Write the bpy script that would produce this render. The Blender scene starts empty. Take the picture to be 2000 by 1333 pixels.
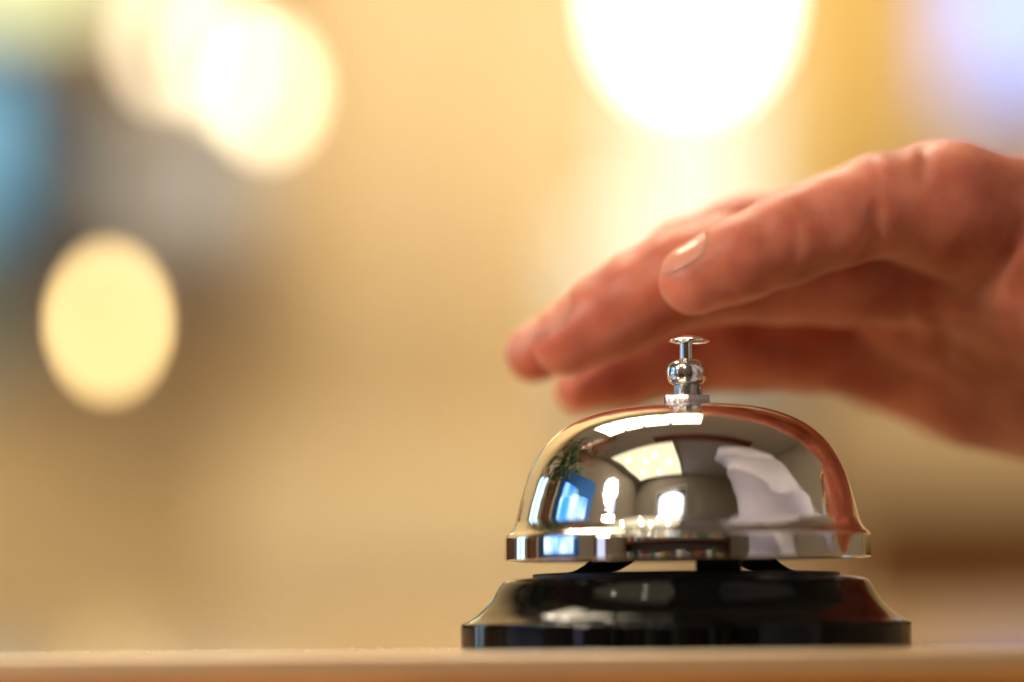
import bpy, bmesh, math, random
import numpy as np
from mathutils import Vector, Matrix

# ------------------------------------------------------------------ camera, world, exposure
S = bpy.context.scene
COL = S.collection
rnd = random.Random(7)
MM = 0.001
F, CW = 149.0, 36.0
D0 = 0.800                       # bell axis to camera, metres
CAM = (-0.0329, -D0, 0.010)
ROLL = math.radians(0.5)
FPX = F / CW * 2000.0            # focal length in photo pixels
PPX, PPY = 1000.0, 1164.0        # where the level optical axis meets the picture

cd = bpy.data.cameras.new('camera')
cam = bpy.data.objects.new('camera', cd); COL.objects.link(cam)
cam.location = CAM
cam.rotation_mode = 'XYZ'
cam.rotation_euler = (math.radians(90), ROLL, 0)
cd.lens = F; cd.sensor_width = CW
cd.shift_y = (PPY - 666.5) / 2000.0
cd.clip_start = 0.02; cd.clip_end = 60
cd.dof.use_dof = True
cd.dof.focus_distance = D0
cd.dof.aperture_fstop = 3.75
cd.dof.aperture_ratio = 1.2
S.camera = cam

W = bpy.data.worlds.new('World'); S.world = W; W.use_nodes = True
W.node_tree.nodes['Background'].inputs[0].default_value = (1.0, 0.8, 0.55, 1)
W.node_tree.nodes['Background'].inputs[1].default_value = 0.12
S.view_settings.view_transform = 'Standard'
S.view_settings.look = 'None'
S.view_settings.exposure = 0.0
S.view_settings.gamma = 1.0
S.cycles.use_denoising = True
S.cycles.use_adaptive_sampling = False
S.cycles.sample_clamp_indirect = 12.0
S.cycles.max_bounces = 10
S.cycles.caustics_reflective = True


def at(px, py, Y):
    """A pixel of the 2000 px photograph at a distance Y (metres behind the bell's axis) as a point."""
    d = Y - CAM[1]
    u, v = px - PPX, PPY - py
    c, s = math.cos(ROLL), math.sin(ROLL)
    u, v = u * c + v * s, -u * s + v * c
    return (CAM[0] + u / FPX * d, Y, CAM[2] + v / FPX * d)


# ------------------------------------------------------------------ materials
def mat(name):
    m = bpy.data.materials.new(name); m.use_nodes = True
    nt = m.node_tree; b = nt.nodes['Principled BSDF']
    return m, nt, b


def nd(nt, t, **kw):
    n = nt.nodes.new(t)
    for k, v in kw.items():
        if k in n.inputs: n.inputs[k].default_value = v
        else: setattr(n, k, v)
    return n


def simple(name, col, rough=0.6, var=0.12, scale=12.0, spec=0.5, metal=0.0):
    m, nt, b = mat(name)
    tc = nd(nt, 'ShaderNodeTexCoord')
    n = nd(nt, 'ShaderNodeTexNoise'); n.inputs['Scale'].default_value = scale; n.inputs['Detail'].default_value = 4
    nt.links.new(tc.outputs['Object'], n.inputs['Vector'])
    r = nd(nt, 'ShaderNodeValToRGB')
    r.color_ramp.elements[0].position = .3; r.color_ramp.elements[1].position = .7
    r.color_ramp.elements[0].color = tuple(c * (1 - var) for c in col) + (1,)
    r.color_ramp.elements[1].color = tuple(min(1, c * (1 + var)) for c in col) + (1,)
    nt.links.new(n.outputs['Fac'], r.inputs['Fac'])
    nt.links.new(r.outputs['Color'], b.inputs['Base Color'])
    b.inputs['Roughness'].default_value = rough
    b.inputs['Specular IOR Level'].default_value = spec
    b.inputs['Metallic'].default_value = metal
    return m


def emit(name, col, strength, base=(.06, .06, .06)):
    m, nt, b = mat(name)
    b.inputs['Base Color'].default_value = base + (1,)
    b.inputs['Emission Color'].default_value = col + (1,)
    b.inputs['Emission Strength'].default_value = strength
    return m


def chrome(name, col, rough, bump=0.0, scale=900.0, var=0.0):
    m, nt, b = mat(name)
    b.inputs['Base Color'].default_value = col + (1,)
    b.inputs['Metallic'].default_value = 1.0
    tc = nd(nt, 'ShaderNodeTexCoord')
    n = nd(nt, 'ShaderNodeTexNoise'); n.inputs['Scale'].default_value = scale; n.inputs['Detail'].default_value = 3
    nt.links.new(tc.outputs['Object'], n.inputs['Vector'])
    mr = nd(nt, 'ShaderNodeMapRange'); mr.inputs['To Min'].default_value = max(0, rough - var); mr.inputs['To Max'].default_value = rough + var
    nt.links.new(n.outputs['Fac'], mr.inputs['Value']); nt.links.new(mr.outputs['Result'], b.inputs['Roughness'])
    if bump:
        bp = nd(nt, 'ShaderNodeBump'); bp.inputs['Strength'].default_value = bump; bp.inputs['Distance'].default_value = 0.0002
        nt.links.new(n.outputs['Fac'], bp.inputs['Height']); nt.links.new(bp.outputs['Normal'], b.inputs['Normal'])
    return m


M = {}
M['dome'] = chrome('polished_chrome', (.90, .88, .85), .035, .010, 70, .035)
M['knob'] = chrome('nickel', (.86, .83, .78), .11, .10, 1500, .05)
M['nut'] = chrome('cast_nickel', (.50, .47, .43), .20, .55, 2600, .10)
m, nt, b = mat('black_enamel')
b.inputs['Base Color'].default_value = (.002, .002, .002, 1); b.inputs['Roughness'].default_value = .05; b.inputs['IOR'].default_value = 1.34
tc = nd(nt, 'ShaderNodeTexCoord'); n = nd(nt, 'ShaderNodeTexNoise'); n.inputs['Scale'].default_value = 260; n.inputs['Detail'].default_value = 5
mr = nd(nt, 'ShaderNodeMapRange'); mr.inputs['To Min'].default_value = .02; mr.inputs['To Max'].default_value = .11
bp = nd(nt, 'ShaderNodeBump'); bp.inputs['Strength'].default_value = .05; bp.inputs['Distance'].default_value = .0003
nt.links.new(tc.outputs['Object'], n.inputs['Vector']); nt.links.new(n.outputs['Fac'], mr.inputs['Value']); nt.links.new(mr.outputs['Result'], b.inputs['Roughness'])
nt.links.new(n.outputs['Fac'], bp.inputs['Height']); nt.links.new(bp.outputs['Normal'], b.inputs['Normal'])
M['black'] = m
M['black_steel'] = simple('black_steel', (.010, .010, .009), .38, .2, 300)
# counter laminate
m, nt, b = mat('pale_laminate')
tc = nd(nt, 'ShaderNodeTexCoord')
mp = nd(nt, 'ShaderNodeMapping'); mp.inputs['Scale'].default_value = (3, 40, 3)
n = nd(nt, 'ShaderNodeTexNoise'); n.inputs['Scale'].default_value = 2.2; n.inputs['Detail'].default_value = 6
r = nd(nt, 'ShaderNodeValToRGB'); r.color_ramp.elements[0].color = (.35, .22, .10, 1); r.color_ramp.elements[1].color = (.47, .31, .16, 1)
nt.links.new(tc.outputs['Object'], mp.inputs['Vector']); nt.links.new(mp.outputs['Vector'], n.inputs['Vector'])
nt.links.new(n.outputs['Fac'], r.inputs['Fac']); nt.links.new(r.outputs['Color'], b.inputs['Base Color'])
b.inputs['Roughness'].default_value = .2
M['laminate'] = m
m, nt, b = mat('orange_wood')
tc = nd(nt, 'ShaderNodeTexCoord')
mp = nd(nt, 'ShaderNodeMapping'); mp.inputs['Scale'].default_value = (14, 60, 90)
n = nd(nt, 'ShaderNodeTexNoise'); n.inputs['Scale'].default_value = 1.0; n.inputs['Detail'].default_value = 5
r = nd(nt, 'ShaderNodeValToRGB'); r.color_ramp.elements[0].position = .3; r.color_ramp.elements[1].position = .7
r.color_ramp.elements[0].color = (.28, .085, .010, 1); r.color_ramp.elements[1].color = (.54, .22, .03, 1)
nt.links.new(tc.outputs['Object'], mp.inputs['Vector']); nt.links.new(mp.outputs['Vector'], n.inputs['Vector'])
nt.links.new(n.outputs['Fac'], r.inputs['Fac']); nt.links.new(r.outputs['Color'], b.inputs['Base Color'])
b.inputs['Roughness'].default_value = .4
M['wood'] = m
# skin
m, nt, b = mat('skin')
tc = nd(nt, 'ShaderNodeTexCoord')
n1 = nd(nt, 'ShaderNodeTexNoise'); n1.inputs['Scale'].default_value = 70; n1.inputs['Detail'].default_value = 4
r = nd(nt, 'ShaderNodeValToRGB'); r.color_ramp.elements[0].position = .36; r.color_ramp.elements[1].position = .66
r.color_ramp.elements[0].color = (.47, .120, .064, 1); r.color_ramp.elements[1].color = (.70, .265, .160, 1)
nt.links.new(tc.outputs['Object'], n1.inputs['Vector']); nt.links.new(n1.outputs['Fac'], r.inputs['Fac'])
nt.links.new(r.outputs['Color'], b.inputs['Base Color'])
b.inputs['Roughness'].default_value = .46
b.inputs['Sheen Weight'].default_value = .22; b.inputs['Sheen Roughness'].default_value = .35; b.inputs['Sheen Tint'].default_value = (1, .78, .55, 1)
b.inputs['Subsurface Weight'].default_value = 1.0
b.inputs['Subsurface Radius'].default_value = (1.0, .24, .11)
b.inputs['Subsurface Scale'].default_value = .008
n2 = nd(nt, 'ShaderNodeTexNoise'); n2.inputs['Scale'].default_value = 700; n2.inputs['Detail'].default_value = 3
n3 = nd(nt, 'ShaderNodeTexVoronoi'); n3.inputs['Scale'].default_value = 1100
ad = nd(nt, 'ShaderNodeMath', operation='ADD')
nt.links.new(tc.outputs['Object'], n2.inputs['Vector']); nt.links.new(tc.outputs['Object'], n3.inputs['Vector'])
nt.links.new(n2.outputs['Fac'], ad.inputs[0]); nt.links.new(n3.outputs['Distance'], ad.inputs[1])
bp = nd(nt, 'ShaderNodeBump'); bp.inputs['Strength'].default_value = .3; bp.inputs['Distance'].default_value = .0002
nt.links.new(ad.outputs[0], bp.inputs['Height']); nt.links.new(bp.outputs['Normal'], b.inputs['Normal'])
M['skin'] = m
m, nt, b = mat('nail')
b.inputs['Base Color'].default_value = (.66, .27, .18, 1); b.inputs['Roughness'].default_value = .33
b.inputs['Subsurface Weight'].default_value = .3; b.inputs['Subsurface Radius'].default_value = (1, .4, .25); b.inputs['Subsurface Scale'].default_value = .002
b.inputs['Coat Weight'].default_value = .3
M['nail'] = m
M['shirt'] = simple('white_shirt', (.46, .44, .52), .8, .03, 60)
M['gold'] = simple('dark_gold', (.42, .27, .08), .35, .4, 400, metal=1.0)

# ------------------------------------------------------------------ helpers
def link(name, me, m=None, parent=None, smooth=False, auto=None):
    o = bpy.data.objects.new(name, me); COL.objects.link(o)
    if m: me.materials.append(m)
    if parent: o.parent = parent
    if smooth:
        me.shade_smooth()
        if auto is not None: me.set_sharp_from_angle(angle=math.radians(auto))
    return o


def tag(o, label=None, cat=None, kind=None, group=None):
    if label: o['label'] = label
    if cat: o['category'] = cat
    if kind: o['kind'] = kind
    if group: o['group'] = group
    return o


def empty(name, loc, label, cat):
    o = bpy.data.objects.new(name, None); COL.objects.link(o); o.location = loc; o.empty_display_size = .02
    return tag(o, label, cat)


def lathe(name, prof, m, parent=None, seg=192, auto=35, cap=False):
    """prof: list of (r, z) in mm, first to last; closed on the axis where r is 0."""
    vs, fs = [], []
    rings = []
    for r_, z_ in prof:
        if r_ < 1e-6:
            rings.append([len(vs)]); vs.append((0, 0, z_ * MM))
        else:
            st = len(vs)
            for k in range(seg):
                a = 2 * math.pi * k / seg
                vs.append((r_ * MM * math.cos(a), r_ * MM * math.sin(a), z_ * MM))
            rings.append(list(range(st, st + seg)))
    for A, B in zip(rings[:-1], rings[1:]):
        if len(A) == 1 and len(B) == 1: continue
        for k in range(seg):
            k2 = (k + 1) % seg
            if len(A) == 1: fs.append((A[0], B[k2], B[k]))
            elif len(B) == 1: fs.append((A[k], A[k2], B[0]))
            else: fs.append((A[k], A[k2], B[k2], B[k]))
    me = bpy.data.meshes.new(name); me.from_pydata(vs, [], fs); me.update()
    bm = bmesh.new(); bm.from_mesh(me); bmesh.ops.recalc_face_normals(bm, faces=bm.faces); bm.to_mesh(me); bm.free()
    return link(name, me, m, parent, True, auto)


def spline(pts, n):
    """Catmull-Rom through pts, n steps per span."""
    P = [np.array(p, float) for p in pts]
    P = [2 * P[0] - P[1]] + P + [2 * P[-1] - P[-2]]
    out = []
    for i in range(1, len(P) - 2):
        for k in range(n):
            t = k / n
            a, b_, c, d = P[i - 1], P[i], P[i + 1], P[i + 2]
            out.append(tuple(.5 * (2 * b_ + (c - a) * t + (2 * a - 5 * b_ + 4 * c - d) * t * t + (3 * b_ - a - 3 * c + d) * t ** 3)))
    out.append(tuple(P[-2]))
    return out


def box_mesh(name, lo, hi, bevel=0.0, seg=2):
    bm = bmesh.new(); bmesh.ops.create_cube(bm, size=1)
    for v in bm.verts:
        v.co = Vector([lo[i] + (hi[i] - lo[i]) * (v.co[i] + .5) for i in range(3)])
    if bevel:
        bmesh.ops.bevel(bm, geom=bm.edges[:], offset=bevel, segments=seg, profile=.5, affect='EDGES')
    me = bpy.data.meshes.new(name); bm.to_mesh(me); bm.free(); return me


def box(name, lo, hi, m, parent=None, bevel=0.0, seg=2):
    return link(name, box_mesh(name, lo, hi, bevel, seg), m, parent, bool(bevel), 40)


# ------------------------------------------------------------------ the room (as the background and the chrome show it)
YB = 2.6            # wall behind the bell
XL, XR, YF, ZC, ZF = -2.2, 2.2, -2.6, 2.2, -1.05
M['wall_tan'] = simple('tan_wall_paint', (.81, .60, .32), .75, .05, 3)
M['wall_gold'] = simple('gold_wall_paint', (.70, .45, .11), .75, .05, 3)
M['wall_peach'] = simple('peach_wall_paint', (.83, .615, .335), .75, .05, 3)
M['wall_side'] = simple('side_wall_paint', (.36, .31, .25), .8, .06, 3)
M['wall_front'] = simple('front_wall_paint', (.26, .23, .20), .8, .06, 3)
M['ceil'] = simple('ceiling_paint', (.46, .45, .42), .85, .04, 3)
M['floorm'] = simple('brown_floor', (.13, .065, .03), .5, .25, 5)
M['dark_wood'] = simple('dark_wood', (.10, .030, .008), .45, .3, 9)
M['side_wood'] = simple('sideboard_wood', (.20, .068, .014), .85, .25, 9, .1)
M['brown_wood'] = simple('brown_wood', (.22, .10, .045), .5, .25, 9)
tag(box('back_wall', (XL, YB, ZF), (XR, YB + .1, ZC), M['wall_tan']), kind='structure')
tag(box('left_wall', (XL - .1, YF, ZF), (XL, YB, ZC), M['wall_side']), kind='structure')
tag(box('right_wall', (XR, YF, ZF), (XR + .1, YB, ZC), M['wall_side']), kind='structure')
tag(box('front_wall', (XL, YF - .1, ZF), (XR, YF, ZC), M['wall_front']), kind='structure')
tag(box('floor', (XL, YF, ZF - .1), (XR, YB, ZF), M['floorm']), kind='structure')
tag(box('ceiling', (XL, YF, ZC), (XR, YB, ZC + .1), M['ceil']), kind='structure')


def pane(name, x0, y0, x1, y1, Y, th, m, parent=None, bevel=0.004):
    """A slab covering a rectangle of the photograph at distance Y."""
    a, c = at(x0, y0, Y), at(x1, y1, Y)
    lo = (min(a[0], c[0]), Y, min(a[2], c[2])); hi = (max(a[0], c[0]), Y + th, max(a[2], c[2]))
    return box(name, lo, hi, m, parent, bevel)


# painted boards of the back wall, a few millimetres proud of it; the low one carries painted light
bw = bpy.data.objects['back_wall']
pane('wall_panel', 590, -300, 930, 1010, YB - .012, .011, M['wall_peach'], bw)
pane('wall_panel', 430, 870, 1330, 1500, YB - .022, .009, simple('lit_wall_tone', (.90, .70, .41), .75, .03, 3), bw)  # paler tone stands in for extra light on the lower wall
pane('wall_panel', 1560, -300, 1760, 640, YB - .012, .011, M['wall_gold'], bw)


def framed(name, x0, y0, x1, y1, Y, glow, frame, label, cat, bar=0.012):
    """A window or lit frame: a glowing pane set in a frame."""
    a, c = at(x0, y0, Y), at(x1, y1, Y)
    cx, lz = (a[0] + c[0]) / 2, min(a[2], c[2])
    t = empty(name, (cx, Y, lz), label, cat)
    hw, h = abs(c[0] - a[0]) / 2, abs(c[2] - a[2])
    box('pane', (-hw, 0, 0), (hw, .008, h), glow, t)
    for s in (-1, 1):
        box('frame_bar', (s * hw - (bar if s < 0 else 0), -.006, -bar), (s * hw + (bar if s > 0 else 0), .02, h + bar), frame, t)
    for z0 in (-bar, h):
        box('frame_bar', (-hw + .0005, -.006, z0), (hw - .0005, .02, z0 + bar), frame, t)
    return t


# --- left part of the background
framed('window', 215, -900, 430, 10, YB - .03, emit('warm_window_glow', (1.0, .84, .52), 1.25), M['wall_peach'],
       'tall window glowing peach cream at the upper left behind the bell', 'window')
framed('window', -150, -400, 190, 10, YB - .03, emit('green_window_glow', (.85, .87, .42), 1.7), M['wall_tan'],
       'pale yellow green lit pane in the top left corner', 'window')
framed('wall_screen', -420, 120, 20, 430, YB - .03, emit('blue_window_glow', (.20, .50, .68), 1.0, (.1, .2, .3)), simple('slate_frame', (.06, .09, .12), .5),
       'blue lit screen in a slate frame at the left edge', 'screen', .03)
t = empty('cabinet', at(95, 480, YB - .12), 'dark navy cabinet standing against the wall at the far left', 'cabinet')
box('cabinet_body', (-.028, 0, 0), (.024, .10, .15), simple('navy_paint', (.04, .08, .14), .5), t, .003)
box('cabinet_door', (-.025, -.012, .006), (.021, -.002, .144), simple('navy_door_paint', (.05, .10, .17), .5), t, .003)
cu = empty('curtain', at(360, 560, YB - .08), 'greyish lavender curtain hanging below the cream window', 'curtain')
vs, fs = [], []
cw, ch = .125, .14
for i in range(61):
    x = -cw / 2 + cw * i / 60; yy = .005 * math.sin(i / 60 * math.pi * 14)
    for z_ in (0, ch): vs.append((x, yy, z_))
for i in range(60): fs.append((2 * i, 2 * i + 2, 2 * i + 3, 2 * i + 1))
me = bpy.data.meshes.new('cloth'); me.from_pydata(vs, [], fs)
o = link('cloth', me, simple('lavender_cloth', (.66, .66, .68), .9), cu, True)
sm_ = o.modifiers.new('thick', 'SOLIDIFY'); sm_.thickness = .003
box('curtain_rail', (-cw / 2 - .01, -.02, ch), (cw / 2 + .01, .02, ch + .01), M['brown_wood'], cu, .002)
t = empty('wall_board', at(-20, 740, YB - .015), 'pale grey green board on the wall under the blue screen', 'board')
box('board', (-.08, 0, 0), (.04, .012, .10), simple('grey_green', (.38, .46, .44), .8), t, .002)

# --- lamps
def pendant(px, py, Y, rw, rh, glow, label, cord_top=ZC):
    c = at(px, py, Y)
    t = empty('pendant_lamp', c, label, 'lamp')
    prof = [(0, -rh)] + [(rw * math.sin(math.pi * k / 16), -rh * math.cos(math.pi * k / 16)) for k in range(1, 16)] + [(0, rh)]
    lathe('bulb', prof, glow, t, 32)
    lathe('socket', [(0, rh - 1), (rw * .45, rh - 1), (rw * .45, rh + 10), (2, rh + 14), (0, rh + 14)], M['dark_wood'], t, 24)
    lathe('cord', [(0, rh + 13), (1.2, rh + 13), (1.2, (cord_top - c[2]) / MM), (0, (cord_top - c[2]) / MM)], M['black_steel'], t, 10)
    return t


pendant(212, 628, 2.3, 8, 15, emit('amber_bulb', (1.0, .69, .29), 27.0), 'small amber pendant bulb glowing as an oval spot at the left')
pendant(520, 175, YB - .22, 13, 15, emit('cream_bulb', (1.0, .88, .58), 11.5), 'bright cream pendant bulb at the upper left, rightmost of the three there')
pendant(435, 118, YB - .30, 13, 15, emit('peach_bulb', (1.0, .86, .56), 7.5), 'cream pendant bulb between the two others at the upper left')
pendant(330, 82, YB - .22, 15, 15, emit('pale_bulb', (1.0, .82, .54), 8.0), 'pale pendant bulb farthest left of the three at the upper left')
# lit column lamp behind the fingers
c = at(1352, 560, YB - .25)
t = empty('column_lamp', c, 'tall lit lamp with a brilliant white shade above the fingers', 'lamp')
h0 = (at(1352, 140, YB - .25)[2] - c[2]) * 1000
lathe('lamp_shade', [(0, h0)] + [(50 * math.sin(math.pi * k / 20), h0 + 50 - 50 * math.cos(math.pi * k / 20)) for k in range(1, 11)] + [(50, h0 + 150), (30, h0 + 160), (0, h0 + 160)], emit('white_shade_glow', (1.0, .95, .84), 9.0), t, 48)
lathe('lamp_column', [(0, 0), (42, 0), (48, 6), (48, h0 - 1), (0, h0 - 1)], emit('cream_column_glow', (1.0, .95, .68), 1.2), t, 48)
pendant(1180, 455, YB - .3, 6, 7, emit('dim_bulb', (.85, .88, .66), 3.5), 'small dim bulb making a faint pale disc left of the fingers')
c = at(1945, 60, YB - .06)
framed('window', 1840, -320, 2240, 185, YB - .03, emit('daylight_glow', (.44, .52, 1.0), 1.55), M['wall_tan'],
       'bluish white daylight window at the top right corner', 'window')
t = empty('wall_board', at(1320, 800, YB - .06), 'pale frosted board on the wall low behind the bell knob', 'board')
box('board', (-.085, 0, -.012), (.09, .02, .14), simple('frosted_pale', (.92, .92, .82), .6), t, .003)

# --- dark furniture at the lower right
t = empty('sideboard', (at(1915, 1200, 1.9)[0], 1.9, ZF), 'dark brown wooden sideboard in the shade at the lower right', 'sideboard')
zt = at(1915, 965, 1.9)[2] - ZF
box('carcass', (-.06, 0, 0), (1.0, .40, zt - .021), M['side_wood'], t, .004)
box('sideboard_top', (-.072, -.015, zt - .02), (1.015, .415, zt), M['side_wood'], t, .004)
for k in range(3):
    box('door_panel', (-.05 + .36 * k, -.015, .05), (.25 + .36 * k, -.001, zt - .05), M['side_wood'], t, .004)

# --- ceiling lights and what else the chrome reflects
def ceiling_light(name, x0, x1, y0, y1, glow, label, bulbs=None, bulb_m=None, louvres=0):
    t = empty(name, ((x0 + x1) / 2, (y0 + y1) / 2, ZC), label, 'ceiling light')
    hx, hy = (x1 - x0) / 2, (y1 - y0) / 2
    box('diffuser', (-hx, -hy, -.02), (hx, hy, -.004), glow, t)
    for s in (-1, 1):
        box('frame_bar', (s * hx - (.05 if s < 0 else 0), -hy - .05, -.06), (s * hx + (.05 if s > 0 else 0), hy + .05, -.002), M['ceil'], t)
        box('frame_bar', (-hx + .0005, s * hy - (.05 if s < 0 else 0), -.06), (hx - .0005, s * hy + (.05 if s > 0 else 0), -.002), M['ceil'], t)
    for k in range(louvres):
        xk = -hx + 2 * hx * (k + 1) / (louvres + 1) + .03 * math.sin(5 * k)
        box('louvre', (xk - .022, -hy + .001, -.055), (xk + .022, hy - .001, -.021), M['ceil'], t)
    for (bx, by) in bulbs or []:
        o = lathe('spot_bulb', [(0, -60), (35, -55), (55, -40), (60, -22), (0, -21)], bulb_m, t, 24)
        o.location = (bx, by, 0)
    return t


ceiling_light('ceiling_light', -1.95, -.28, -2.45, -.45, emit('cream_panel_glow', (1.0, .86, .56), 1.35), 'large square cream ceiling light with six bright spots, seen mirrored in the dome',
              [(-.45, -.5), (-.1, .05), (.3, .4), (.55, -.2), (-.5, .45), (.1, -.7)], emit('spot_glow', (1.0, .90, .72), 38))
ceiling_light('ceiling_light', -1.15, .2, .85, 1.95, emit('strip_glow', (1.0, .86, .60), 14.5), 'bright ceiling light beyond the counter, mirrored along the top of the dome',
              [(-.5, .42), (-.3, .36), (-.05, .42), (.2, .40), (.45, .44)], emit('tube_glow', (1.0, .92, .80), 60), 3)


def wall_window(name, axis, u0, u1, z0, z1, glow, frame, label, nx=2):
    """Window on the left or front wall with bars."""
    t = empty(name, ((XL, (u0 + u1) / 2, z0) if axis == 'x' else ((u0 + u1) / 2, YF, z0)), label, 'window')
    hw, h = (u1 - u0) / 2, z1 - z0

    def bx(n, a0, a1, c0, c1, d0, d1, m):
        if axis == 'x': box(n, (d0, a0, c0), (d1, a1, c1), m, t)
        else: box(n, (a0, d0, c0), (a1, d1, c1), m, t)
    bx('pane', -hw, hw, 0, h, .004, .012, glow)
    for a in [-hw - .05, hw] + [-hw + 2 * hw * (k + 1) / nx - .02 for k in range(nx - 1)]:
        bx('frame_bar', a, a + .05, 0, h, .002, .04, frame)
    bx('frame_bar', -hw - .05, hw + .05, h, h + .05, .002, .04, frame)
    bx('window_sill', -hw - .08, hw + .08, -.05, 0, .002, .09, frame)
    return t


mo = empty('blue_glow_panel', (-.60, .0, 0), 'lit blue panel added near the bell in place of a blue window, mirrored at the left of the dome', 'glow panel')  # added near glow in place of a window, to light the fingertips
mo.rotation_euler = (0, 0, math.radians(-4))
box('casing', (-.03, -.20, .012), (.0, .18, .37), simple('navy_plastic', (.010, .075, .24), .5), mo, .004)
m, nt, b = mat('blue_panel_glow')
tc = nd(nt, 'ShaderNodeTexCoord'); n = nd(nt, 'ShaderNodeTexNoise'); n.inputs['Scale'].default_value = 9
r = nd(nt, 'ShaderNodeValToRGB'); r.color_ramp.elements[0].position = .38; r.color_ramp.elements[1].position = .6
r.color_ramp.elements[0].color = (.02, .26, 1.0, 1); r.color_ramp.elements[1].color = (.62, .88, 1.0, 1)
nt.links.new(tc.outputs['Object'], n.inputs['Vector']); nt.links.new(n.outputs['Fac'], r.inputs['Fac']); nt.links.new(r.outputs['Color'], b.inputs['Emission Color'])
b.inputs['Emission Strength'].default_value = 2.0; b.inputs['Base Color'].default_value = (.02, .02, .03, 1)
box('screen', (.0003, -.15, .03), (.004, .12, .29), m, mo)  # glowing face of the added panel
box('stand_neck', (-.055, -.03, .008), (-.031, .03, .25), M['black_steel'], mo, .002)
box('stand_foot', (-.11, -.11, 0), (.05, .11, .0075), M['black_steel'], mo, .002)
gm = emit('white_day_glow', (.93, .92, 1.0), 1.0); nt = gm.node_tree; b = nt.nodes['Principled BSDF']
tc = nd(nt, 'ShaderNodeTexCoord'); mp = nd(nt, 'ShaderNodeMapping'); mp.inputs['Location'].default_value = (0, 0, -.87); mp.inputs['Scale'].default_value = (2.05, 1.0, 2.9)
gr = nd(nt, 'ShaderNodeTexGradient', gradient_type='SPHERICAL'); ma = nd(nt, 'ShaderNodeMath', operation='MULTIPLY'); ma.inputs[1].default_value = 9.0
nt.links.new(tc.outputs['Object'], mp.inputs['Vector']); nt.links.new(mp.outputs['Vector'], gr.inputs['Vector'])
nt.links.new(gr.outputs['Fac'], ma.inputs[0]); nt.links.new(ma.outputs[0], b.inputs['Emission Strength'])
wall_window('window', 'y', -1.15, -.15, 1.15, 1.75, gm, M['ceil'], 'white daylight window mirrored as a bright blob in the dome', 1)
wall_window('window', 'x', -1.55, -1.2, -.2, 1.35, emit('violet_day_glow', (.62, .68, 1.0), 1.3), M['brown_wood'], 'narrow bluish window beside the blue one mirrored in the dome', 1)
wall_window('window', 'x', 1.55, 2.35, -.4, 1.0, emit('cyan_day_glow', (.50, .82, 1.0), 2.2), M['brown_wood'], 'cyan window mirrored as a thin streak at the dome left rim', 2)
t = empty('ceiling_beam', (0, -.18, ZC), 'dark red brown beam across the ceiling above the bell', 'beam')
box('beam', (-.55, -.17, -.14), (1.2, .17, -.001), simple('red_brown_wood', (.16, .035, .02), .5, .2, 6), t, .01)
t = empty('wood_post', (-1.25, .62, ZF), 'brown wooden post mirrored at the left of the dome', 'post')
box('shaft', (-.09, -.11, 0), (.09, .11, ZC - ZF - .25), M['brown_wood'], t, .006)
box('capital', (-.12, -.14, ZC - ZF - .249), (.12, .14, ZC - ZF - .001), M['brown_wood'], t, .006)

sh = empty('shelf_unit', (-1.0, YF + .16, ZF), 'dark shelf unit with coloured folders mirrored in the rim of the bell', 'shelf')
box('side_panel', (-1.02, -.15, 0), (-.98, .15, 1.6), M['dark_wood'], sh); box('side_panel', (1.98, -.15, 0), (2.02, .15, 1.6), M['dark_wood'], sh)
for z_ in (.45, .85, 1.25): box('shelf', (-.979, -.15, z_), (1.979, .15, z_ + .03), M['dark_wood'], sh)
fcol = [simple('folder_%s' % n_, c_, .6) for n_, c_ in (('teal', (.03, .18, .22)), ('green', (.04, .16, .05)), ('white', (.75, .75, .78)), ('navy', (.02, .03, .10)), ('ochre', (.55, .33, .10)), ('red', (.35, .05, .04)), ('grey', (.3, .3, .34)))]
fr_ = random.Random(3)
for z_ in (.48, .88, 1.28):
    x = -.95
    while x < 1.8:
        w_ = fr_.uniform(.05, .17)
        if fr_.random() < .85: box('folder', (x, -.10, z_), (x + w_ - .004, .12, z_ + fr_.uniform(.22, .31)), fr_.choice(fcol), sh)
        x += w_

gl = empty('fingertip_lamp', (-.36, -.22, ZF), 'small warm globe on a pole, added close by to light the fingertips, mirrored as a cream spot in the dome', 'lamp')  # placed close and made strong to brighten the fingertips
lathe('globe', [(0, 1263)] + [(35 * math.sin(math.pi * k / 24), 1298 - 35 * math.cos(math.pi * k / 24)) for k in range(1, 24)] + [(0, 1333)], emit('warm_globe_glow', (1.0, .80, .66), 130.0), gl, 48)
lathe('lamp_pole', [(0, 19), (4, 19), (4, 1262), (0, 1262)], M['black_steel'], gl, 24)
lathe('lamp_foot', [(0, 0), (110, 0), (110, 12), (12, 18), (0, 18)], M['black_steel'], gl, 48)
wd = empty('low_cupboard', (-1.35, YB - .45, ZF), 'dark low cupboard mirrored at the left end of the bell rim', 'cupboard')
box('carcass', (-.6, 0, 0), (.55, .44, 1.33), M['dark_wood'], wd, .004)
for k in range(2): box('door_panel', (-.58 + .57 * k, -.02, .06), (-.03 + .57 * k, -.001, 1.30), M['dark_wood'], wd, .004)

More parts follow.
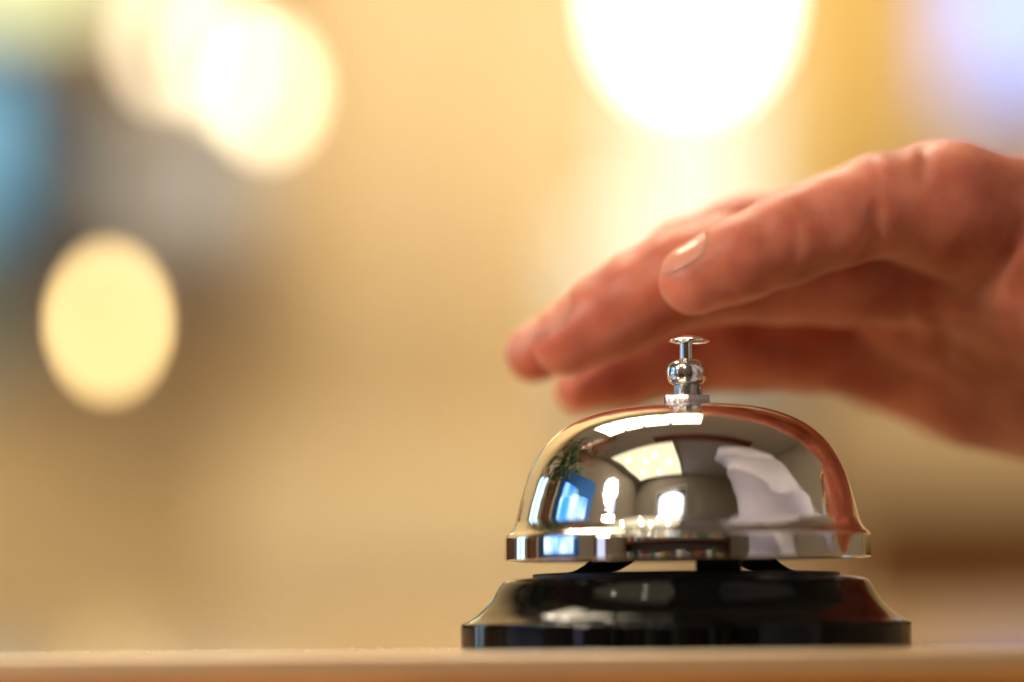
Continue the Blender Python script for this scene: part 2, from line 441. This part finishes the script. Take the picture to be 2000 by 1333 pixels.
# flower arrangement, out of the frame at the left, seen only in the chrome
fl = empty('flower_arrangement', (-.62, .30, 0), 'vase of dark leaves and red flowers mirrored at the upper left of the dome', 'flowers')
lathe('vase', [(0, 0), (50, 0), (62, 30), (70, 90), (52, 170), (34, 220), (40, 240), (34, 238), (28, 220), (0, 215)], simple('brown_vase', (.12, .05, .03), .3), fl, 48)
for nm, mm_, cnt, sz, sub in (('foliage', simple('dark_leaf', (.035, .075, .02), .5, .4, 40), 420, .075, 0), ('blossoms', simple('red_petal', (.42, .06, .05), .6, .4, 40), 300, .04, 1)):
    vs, fs = [], []
    for _ in range(cnt):
        if sub: c0 = Vector((rnd.gauss(.0, .10), rnd.gauss(-.12, .09), .56 + rnd.gauss(.04, .08)))
        else: c0 = Vector((rnd.gauss(-.02, .13), rnd.gauss(0, .12), .46 + rnd.gauss(0, .11)))
        d1 = Vector((rnd.gauss(0, 1), rnd.gauss(0, 1), rnd.gauss(0, .8))).normalized()
        d2 = d1.orthogonal().normalized()
        L = sz * rnd.uniform(.6, 1.2); st = len(vs)
        vs += [c0 - d1 * L / 2, c0 + d2 * L * .22, c0 + d1 * L / 2, c0 - d2 * L * .22]; fs.append((st, st + 1, st + 2, st + 3))
    me = bpy.data.meshes.new(nm); me.from_pydata(vs, [], fs)
    o = link(nm, me, mm_, fl); o['kind'] = 'stuff'

# ------------------------------------------------------------------ counter
ct = empty('counter', (0, 0, 0), 'pale glossy counter top with an orange brown wooden front edge', 'counter')
YE = -.062
top = bmesh.new(); bmesh.ops.create_cube(top, size=1)
for v in top.verts:
    v.co = Vector(((v.co.x) * 3.4, YE + (v.co.y + .5) * (1.15 - YE), -.004 + (v.co.z - .5) * 0 + (.004 if v.co.z > 0 else -.004)))
es = [e for e in top.edges if all(v.co.z > -.004 for v in e.verts) and all(abs(v.co.y - YE) < 1e-5 for v in e.verts)]
bmesh.ops.bevel(top, geom=es, offset=.0033, segments=10, profile=.5, affect='EDGES')
me = bpy.data.meshes.new('counter_top'); top.to_mesh(me); top.free()
link('counter_top', me, M['laminate'], ct, True, 40)
box('edge_band', (-1.7, YE - .0015, -.048), (1.7, YE + .03, -.0036), M['wood'], ct, .001, 3)
box('front_panel', (-1.68, .02, -1.049), (1.68, 1.1, -.049), M['brown_wood'], ct)
# dust and scratches on the laminate
vs, fs = [], []
for _ in range(560):
    x = rnd.uniform(-.21, .05); y = rnd.gauss(-.002, .011)
    if y < YE + .004 or math.hypot(x, y) < .0435: continue
    if rnd.random() > .35 + .65 * abs(math.sin(x * 61 + 1.3) * math.sin(x * 23)): continue
    s_ = rnd.choice((.00006, .00008, .00014)); a = rnd.uniform(0, 6.28); l_ = s_ * rnd.choice((1, 1, 2, 5))
    st = len(vs); ca, sa = math.cos(a), math.sin(a)
    for (p, q) in ((-l_, -s_), (l_, -s_), (l_, s_), (-l_, s_)): vs.append((x + p * ca - q * sa, y + p * sa + q * ca, .00002))
    vs.append((x, y, .00002 + s_ * rnd.uniform(.8, 1.6)))
    fs += [(st, st + 1, st + 4), (st + 1, st + 2, st + 4), (st + 2, st + 3, st + 4), (st + 3, st, st + 4)]
me = bpy.data.meshes.new('dust'); me.from_pydata(vs, [], fs)
tag(link('dust', me, simple('dust', (.62, .55, .45), .5)), 'fine bright dust specks scattered on the counter beside the bell', 'dust', 'stuff')

# ------------------------------------------------------------------ the service bell
bell = empty('service_bell', (0, 0, 0.0002), 'chrome counter service bell on a round black base under the hand', 'bell')
bp_ = [(0, -.15), (42.4, -.15), (42.49, -.1), (42.5, 0), (42.5, .3), (42.5, .8), (42.5, 3.9), (42.5, 4.15), (42.42, 4.42), (42.25, 4.6), (42.0, 4.72)]
bp_ += spline([(41.6, 4.8), (39.7, 5.9), (37.7, 7.6), (36.4, 9.2), (35.4, 11.0), (34.75, 12.0)], 5)
bp_ += spline([(34.4, 12.35), (33.6, 12.7), (31.5, 13.05), (29.0, 13.2)], 4)[0:] + [(0, 13.3)]
lathe('base', bp_, M['black'], bell)
lathe('base_plate', [(0, 13.28), (29.0, 13.21), (29.0, 13.62), (28.6, 13.8), (24, 14.0), (0, 14.1)], M['black_steel'], bell, 96)


def plate(name, outline, y0, y1, m):
    """A flat shape: outline of (x, z) in mm, given thickness along y."""
    n = len(outline); vs = [(x * MM, y * MM, z * MM) for y in (y0, y1) for x, z in outline]
    fs = [tuple(range(n)), tuple(range(2 * n - 1, n - 1, -1))] + [(k, (k + 1) % n, n + (k + 1) % n, n + k) for k in range(n)]
    me = bpy.data.meshes.new(name); me.from_pydata(vs, [], fs)
    bm = bmesh.new(); bm.from_mesh(me); bmesh.ops.recalc_face_normals(bm, faces=bm.faces)
    bmesh.ops.bevel(bm, geom=[e for e in bm.edges if abs(e.verts[0].co.y - e.verts[1].co.y) < 1e-7], offset=.00025, segments=2, profile=.5, affect='EDGES')
    bm.to_mesh(me); bm.free()
    return link(name, me, m, bell, True, 40)


for s in (-1, 1):
    off, k_ = (0, 1.0) if s < 0 else (-.2, .93)
    outer = spline([(24.5, 13.9), (21.8, 14.15), (20.2, 14.8), (18.3, 16.2), (16, 19.2), (13.5, 24), (12, 28)], 4)
    inner = spline([(5, 28), (7.2, 20), (9.6, 16.4), (11.8, 14.9), (13.9, 14.1), (17, 13.9)], 4)
    plate('bracket_leg', [(s * (x * k_ + off), z) for x, z in outer + inner], -5, 5, M['black_steel'])
box('bracket_bridge', (-.0118, -.006, .0282), (.0110, .006, .0300), M['black_steel'], bell, .0004)
lathe('spindle', [(0, 30.05), (2.2, 30.05), (2.2, 45.3), (0, 45.3)], M['black_steel'], bell, 32)
o = box('striker', (.0010, -.0215, .0136), (.0094, -.0185, .0300), M['black_steel'], bell, .0005)

dome_out = [(34.2, 16.36), (34.34, 16.37), (34.46, 16.42), (34.52, 16.52), (34.54, 16.66), (34.54, 16.85), (34.54, 17.2), (34.50, 20.5), (34.48, 20.75), (34.40, 20.95), (34.2, 21.2), (34.0, 21.42), (33.85, 21.52)]
dome_out += spline([(33.55, 21.7), (32.95, 22.5), (32.45, 23.6), (32.2, 24.6), (31.75, 26.5), (31.2, 28.6), (30.05, 32.2), (28.45, 35.6), (26.1, 38.75), (23.1, 41.35), (19.6, 43.2), (15.2, 44.62), (10.5, 45.35), (5, 45.65), (0.9, 45.7)], 6)
dome_in = [(max(0.9, r_ - .75), z_ - (.7 if z_ > 30 else .2)) for r_, z_ in reversed(dome_out[13:])] + [(33.5, 20.8), (33.5, 20.4), (33.7, 16.7), (33.75, 16.45), (33.85, 16.36), (34.2, 16.36)]
dm = lathe('dome', dome_out + dome_in, M['dome'], bell, 256, 50)
dm.location = (.0004, 0, 0)
dm.rotation_euler = (0, math.radians(-.25), 0)

# hexagonal nut, collar, ball, stem, push button
bm = bmesh.new(); bmesh.ops.create_cone(bm, cap_ends=True, segments=6, radius1=4.78 * MM, radius2=4.78 * MM, depth=2.5 * MM)
bmesh.ops.rotate(bm, verts=bm.verts, cent=(0, 0, 0), matrix=Matrix.Rotation(math.radians(0), 3, 'Z'))
a0 = min(bm.verts, key=lambda v: v.co.y); ang = math.atan2(a0.co.y, a0.co.x)
bmesh.ops.rotate(bm, verts=bm.verts, cent=(0, 0, 0), matrix=Matrix.Rotation(-math.pi / 2 - ang + math.radians(2.5), 3, 'Z'))
bmesh.ops.bevel(bm, geom=bm.edges[:], offset=.00012, segments=2, profile=.5, affect='EDGES')
bmesh.ops.translate(bm, verts=bm.verts, vec=(0, 0, 46.05 * MM))
me = bpy.data.meshes.new('hex_nut'); bm.to_mesh(me); bm.free()
link('hex_nut', me, M['nut'], bell, True, 30)
lathe('collar', [(0, 47.1), (2.45, 47.1), (2.42, 49.6), (0, 49.6)], M['nut'], bell, 64)
bl = [(0, 49.15), (2.3, 49.2)] + spline([(2.5, 49.28), (3.25, 49.75), (3.72, 50.7), (3.8, 51.7), (3.58, 52.85), (2.85, 53.65), (1.9, 53.98), (1.3, 54.02)], 6) + [(0, 54.1)]
lathe('ball', bl, M['knob'], bell, 96)
lathe('stem', [(0, 53.9), (1.62, 53.9), (1.5, 54.15), (1.25, 54.3), (1.25, 57.6), (0, 57.6)], M['knob'], bell, 48)
bt = [(0, 57.0), (1.6, 57.0), (2.9, 57.12), (3.5, 57.28), (3.76, 57.45), (3.84, 57.62), (3.8, 57.8), (3.66, 57.92)] + spline([(3.45, 58.0), (2.6, 58.32), (1.5, 58.6), (0, 58.72)], 5)
o = lathe('push_button', bt, M['knob'], bell, 96)
o.rotation_euler = (0, math.radians(.6), 0)
# solder burr on the collar
bm = bmesh.new(); bmesh.ops.create_icosphere(bm, subdivisions=3, radius=1)
for v in bm.verts:
    q = v.co.copy(); k = 1 + .25 * math.sin(9 * q.x + 3) * math.sin(8 * q.z + 1)
    v.co = Vector((2.45 + .42 * q.x * k * (1 - .4 * q.z), -.6 + .6 * q.y * k, 48.4 + 1.15 * q.z)) * MM
me = bpy.data.meshes.new('solder_burr'); bm.to_mesh(me); bm.free()
link('solder_burr', me, M['nut'], bell, True)

for o in bell.children:
    if o.name in ('hex_nut', 'collar', 'ball', 'stem', 'push_button', 'solder_burr'): o.location.x += .0004
    if o.name == 'base': o.location.x -= .0002

# ------------------------------------------------------------------ person: hand as one continuous surface from a distance field
def P(px, py, Ymm):
    return np.array(at(px, py, Ymm * MM)) / MM


def R(rpx, Ymm):
    return rpx / FPX * (D0 * 1000 + Ymm)


def cone(pts, a, ra, b, rb):
    ba = b - a; L2 = float(ba @ ba)
    t = ((pts - a) @ ba / L2).clip(0, 1)
    q = pts - a - t[..., None] * ba
    return np.sqrt((q * q).sum(-1)) - (ra + t * (rb - ra))


def smin(a, b, k):
    h = (k - np.abs(a - b)).clip(0) / k
    return np.minimum(a, b) - h * h * k * .25


def chain(pts, ch, k):
    d = None
    for (p0, r0), (p1, r1) in zip(ch[:-1], ch[1:]):
        e = cone(pts, p0, r0, p1, r1)
        d = e if d is None else smin(d, e, k)
    return d


def J(*rows):
    return [(P(x, y, Y + 11), R(r_, Y + 11)) for x, y, Y, r_ in rows]


PINKY = J((1356, 546, 9, 70), (1440, 508, 10, 80), (1545, 462, 12, 88), (1630, 430, 13, 90), (1715, 402, 15, 98), (1850, 400, 20, 112))
RING = J((1108, 664, 30, 72), (1180, 622, 30, 81), (1250, 582, 30, 88), (1330, 544, 30, 96), (1420, 524, 31, 103), (1520, 524, 32, 105), (1640, 532, 34, 103), (1800, 520, 36, 108))
MIDDLE = J((1044, 690, 48, 58), (1130, 642, 48, 62), (1240, 574, 48, 70), (1340, 508, 48, 78), (1450, 472, 49, 86), (1600, 455, 50, 90), (1800, 590, 52, 105))
INDEX = J((1128, 762, 68, 46), (1220, 730, 68, 59), (1330, 693, 68, 74), (1450, 672, 67, 86), (1560, 668, 66, 92), (1790, 690, 66, 100))
THUMB = J((1600, 690, 92, 66), (1720, 720, 92, 76), (1850, 760, 88, 90), (2010, 770, 78, 125))
PALM = [J((1850, 400, 20, 112), (2030, 470, 30, 165)), J((1800, 500, 36, 108), (2060, 560, 42, 165)),
        J((1800, 590, 52, 105), (2080, 640, 52, 165)), J((1790, 690, 66, 100), (2080, 700, 60, 160)),
        J((1700, 700, 72, 62), (1900, 752, 70, 98)),
        J((1900, 750, 70, 100), (2120, 740, 62, 175)),
        J((2060, 520, 36, 165), (2260, 640, 42, 190)), J((2100, 680, 55, 180), (2300, 680, 46, 190)),
        J((2300, 670, 44, 200), (2420, 690, 44, 215)), J((2420, 690, 44, 215), (3300, 760, 40, 300))]
CREASES = [  # polylines in the photograph on the near skin: depth mm, width mm, points
    (.32, 1.1, [(1552, 440), (1556, 475), (1550, 515)]),
    (.9, 1.3, [(1712, 410), (1712, 440), (1700, 480), (1688, 500)]),
    (1.6, 2.0, [(1992, 440), (1960, 500), (1930, 550), (1900, 590)]),
    (.7, 1.6, [(1765, 590), (1775, 640), (1760, 690), (1725, 740)]),
    (.7, 1.6, [(1835, 620), (1845, 660), (1850, 710)]),
    (.5, 1.2, [(1805, 285), (1806, 320), (1800, 345)]),
    (.35, 1.0, [(1700, 305), (1712, 330), (1716, 350)]),
]


def nail_frame(ch, roll, fwd=.1, size=1.0, wid=1.0):
    """Centre, axes and semi-axes of the nail of a finger chain (its first joint is the tip)."""
    tip, r0 = ch[0]; nx_ = ch[1][0]
    t_ = tip - nx_; t_ = t_ / np.linalg.norm(t_)
    view = np.array([0, -1.0, 0])
    side = np.cross(t_, np.array([0, 0, 1.0])); side /= np.linalg.norm(side)
    up = np.cross(side, t_)
    if up[2] < 0: up = -up
    s = view - (view @ t_) * t_; s /= np.linalg.norm(s)
    n_ = up * math.cos(roll) + s * math.sin(roll)
    w_ = np.cross(t_, n_)
    c_ = tip + t_ * r0 * fwd + n_ * r0 * .90
    return c_, t_, w_, n_, np.array([r0 * .88 * size, r0 * .74 * size * wid, r0 * .55])


NAILS = [nail_frame(PINKY, math.radians(17), .10, 1.0, 1.1), nail_frame(RING, math.radians(15), .12, 1.0, 1.1), nail_frame(MIDDLE, math.radians(22), .15, 1.0, 1.1), nail_frame(INDEX, math.radians(5), .2)]


def ell(pts, fr):
    c_, t_, w_, n_, s_ = fr
    q = pts - c_
    k = np.sqrt((q @ t_ / s_[0]) ** 2 + (q @ w_ / s_[1]) ** 2 + (q @ n_ / s_[2]) ** 2)
    return (k - 1) * min(s_)


def hand_base(pts):
    f = [chain(pts, c_, 2.5) for c_ in (PINKY, RING, MIDDLE, INDEX, THUMB)]
    d = f[0]
    for e in f[1:]: d = smin(d, e, 1.2)
    p = None
    for c_ in PALM:
        e = chain(pts, c_, 3)
        p = e if p is None else smin(p, e, 9)
    d = smin(d, p, 7)
    return d


CRPTS = None


def hand(pts):
    d = hand_base(pts)
    for dep, wd, pl in CRPTS:
        m_ = None
        for a, c_ in zip(pl[:-1], pl[1:]):
            e = cone(pts, a, 0, c_, 0); m_ = e if m_ is None else np.minimum(m_, e)
        d = d + 1.5 * dep * np.exp(-(m_ / wd) ** 2)
    for fr in NAILS:       # nail bed: flatter, with a fold of skin round it
        e = ell(pts, fr)
        d = d + .24 / (1 + np.exp(e / .3)) - .10 * np.exp(-((e - .7) / .55) ** 2)
    d = d + .14 * np.sin(pts[..., 0] * .55 + 1) * np.sin(pts[..., 1] * .5) * np.sin(pts[..., 2] * .6 + 2)
    return d


def project(px, py):
    """First point of the hand along the sight line through a pixel."""
    lo = np.array(CAM) / MM; hi = P(px, py, 100)
    n = 400; t = np.linspace(.85, 1.0, n)[:, None]
    q = lo + (hi - lo) * t
    d = hand_base(q)
    i = int(np.argmax(d < 0)) if (d < 0).any() else int(np.argmin(d))
    return q[i]


CRPTS = [(dep, wd, [project(x, y) for x, y in pl]) for dep, wd, pl in CREASES]


def surface_nets(fn, lo, hi, h):
    lo = np.array(lo, float); hi = np.array(hi, float)
    n = np.ceil((hi - lo) / h).astype(int) + 1
    D = np.empty(n, np.float32)
    ys = lo[1] + h * np.arange(n[1]); zs = lo[2] + h * np.arange(n[2])
    YY, ZZ = np.meshgrid(ys, zs, indexing='ij')
    st = 24
    for i in range(0, n[0], st):
        xs = lo[0] + h * np.arange(i, min(i + st, n[0]))
        pts = np.empty((len(xs), n[1], n[2], 3), np.float32)
        pts[..., 0] = xs[:, None, None]; pts[..., 1] = YY; pts[..., 2] = ZZ
        D[i:i + len(xs)] = fn(pts)
    I = D < 0
    c = [I[dx:n[0] - 1 + dx, dy:n[1] - 1 + dy, dz:n[2] - 1 + dz] for dx in (0, 1) for dy in (0, 1) for dz in (0, 1)]
    s = sum(x.astype(np.int8) for x in c)
    act = np.argwhere((s > 0) & (s < 8))
    idx = -np.ones(n - 1, np.int64); idx[tuple(act.T)] = np.arange(len(act))
    acc = np.zeros((len(act), 3)); cnt = np.zeros(len(act))
    cor = [(dx, dy, dz) for dx in (0, 1) for dy in (0, 1) for dz in (0, 1)]
    val = [D[tuple((act + np.array(k)).T)] for k in cor]
    for a in range(8):
        for b_ in range(a + 1, 8):
            ca, cb = np.array(cor[a]), np.array(cor[b_])
            if np.abs(ca - cb).sum() != 1: continue
            va, vb = val[a], val[b_]
            x = (va < 0) != (vb < 0)
            t = np.where(x, va / np.where(x, va - vb, 1), 0)
            acc[x] += (ca + (cb - ca) * t[:, None])[x]; cnt[x] += 1
    V = lo + h * (act + acc / cnt[:, None])
    quads = []
    for ax in range(3):
        b1, b2 = [(1, 2), (2, 0), (0, 1)][ax]
        sl0 = [slice(None)] * 3; sl1 = [slice(None)] * 3
        sl0[ax] = slice(0, n[ax] - 1); sl1[ax] = slice(1, n[ax])
        A, B = I[tuple(sl0)], I[tuple(sl1)]
        e = np.argwhere(A != B)
        e = e[(e[:, b1] > 0) & (e[:, b2] > 0) & (e[:, b1] < n[b1] - 1) & (e[:, b2] < n[b2] - 1)]
        fl_ = A[tuple(e.T)]
        o1 = np.zeros(3, int); o1[b1] = 1; o2 = np.zeros(3, int); o2[b2] = 1
        q = np.stack([idx[tuple((e - o1 - o2).T)], idx[tuple((e - o2).T)], idx[tuple(e.T)], idx[tuple((e - o1).T)]], 1)
        q[~fl_] = q[~fl_][:, ::-1]
        quads.append(q)
    return V, np.concatenate(quads)


def net_object(name, fn, lo, hi, h, m, parent=None, relax=2):
    V, Q = surface_nets(fn, lo, hi, h)
    E_ = np.concatenate([Q[:, [0, 1]], Q[:, [1, 2]], Q[:, [2, 3]], Q[:, [3, 0]]])
    for k in range(relax):
        a = np.zeros_like(V); c = np.zeros(len(V))
        np.add.at(a, E_[:, 0], V[E_[:, 1]]); np.add.at(a, E_[:, 1], V[E_[:, 0]])
        np.add.at(c, E_[:, 0], 1); np.add.at(c, E_[:, 1], 1)
        V = V * .5 + .5 * a / c[:, None].clip(1)
    me = bpy.data.meshes.new(name)
    me.from_pydata((V * MM).tolist(), [], Q.tolist()); me.update()
    return link(name, me, m, parent, True)


person = net_object('person', hand, (-42, -18, 18), (205, 122, 118), .8, M['skin'])
tag(person, 'hand with slightly bent spread fingers reaching in from the right above the bell', 'person')
for fr in NAILS:
    c_, t_, w_, n_, s_ = fr
    rr = float(max(s_)) + 1
    net_object('fingernail', lambda p, fr=fr: np.maximum(np.maximum(hand_base(p) + .05, -(hand_base(p) + .9)), ell(p, fr) + .05), c_ - rr, c_ + rr, .22, M['nail'], person, 1)

# shirt: sleeve and torso of the person, out of frame at the right, seen in the chrome
def shirt(pts):
    x, y, z = pts[..., 0], pts[..., 1], pts[..., 2]
    v = lambda *a: np.array(a, float)
    d = cone(pts, v(185, 52, 60), 36, v(330, 20, 85), 50)
    d = smin(d, cone(pts, v(330, 20, 85), 50, v(470, -110, 190), 75), 60)
    d = smin(d, cone(pts, v(470, -110, 190), 75, v(470, -220, 520), 95), 90)
    t = cone(pts, v(400, -330, -350), 150, v(350, -310, 640), 170)
    t = smin(t, cone(pts, v(470, -220, 520), 90, v(330, -400, 640), 110), 120)
    d = smin(d, t, 150)
    u = x * .55 + z * .83 + 30 * np.sin(x * .012 + y * .010)
    f = 26 * np.abs(np.sin(.019 * u + .004 * y)) ** .8 + 6 * np.sin(.034 * (z * .5 - x * .8 + y * .4) + 2 * np.sin(.01 * z))
    return d + f


o = net_object('shirt', shirt, (120, -560, -560), (640, 140, 880), 7, M['shirt'], person, 2)
o['label'] = 'white shirt sleeve and front'
# bracelet at the wrist
vs, fs = [], []
bmx = bmesh.new()
for k in range(26):
    a = 2 * math.pi * k / 26
    p = Vector((.148 + .004 * math.sin(3 * a), .051 + .0275 * math.cos(a), .058 + .0275 * math.sin(a)))
    bmesh.ops.create_icosphere(bmx, subdivisions=2, radius=.0038 if k % 3 else .0050, matrix=Matrix.Translation(p))
me = bpy.data.meshes.new('bracelet'); bmx.to_mesh(me); bmx.free()
tag(link('bracelet', me, M['gold'], None, True), 'dark gold beaded bracelet at the wrist mirrored in the dome', 'bracelet')
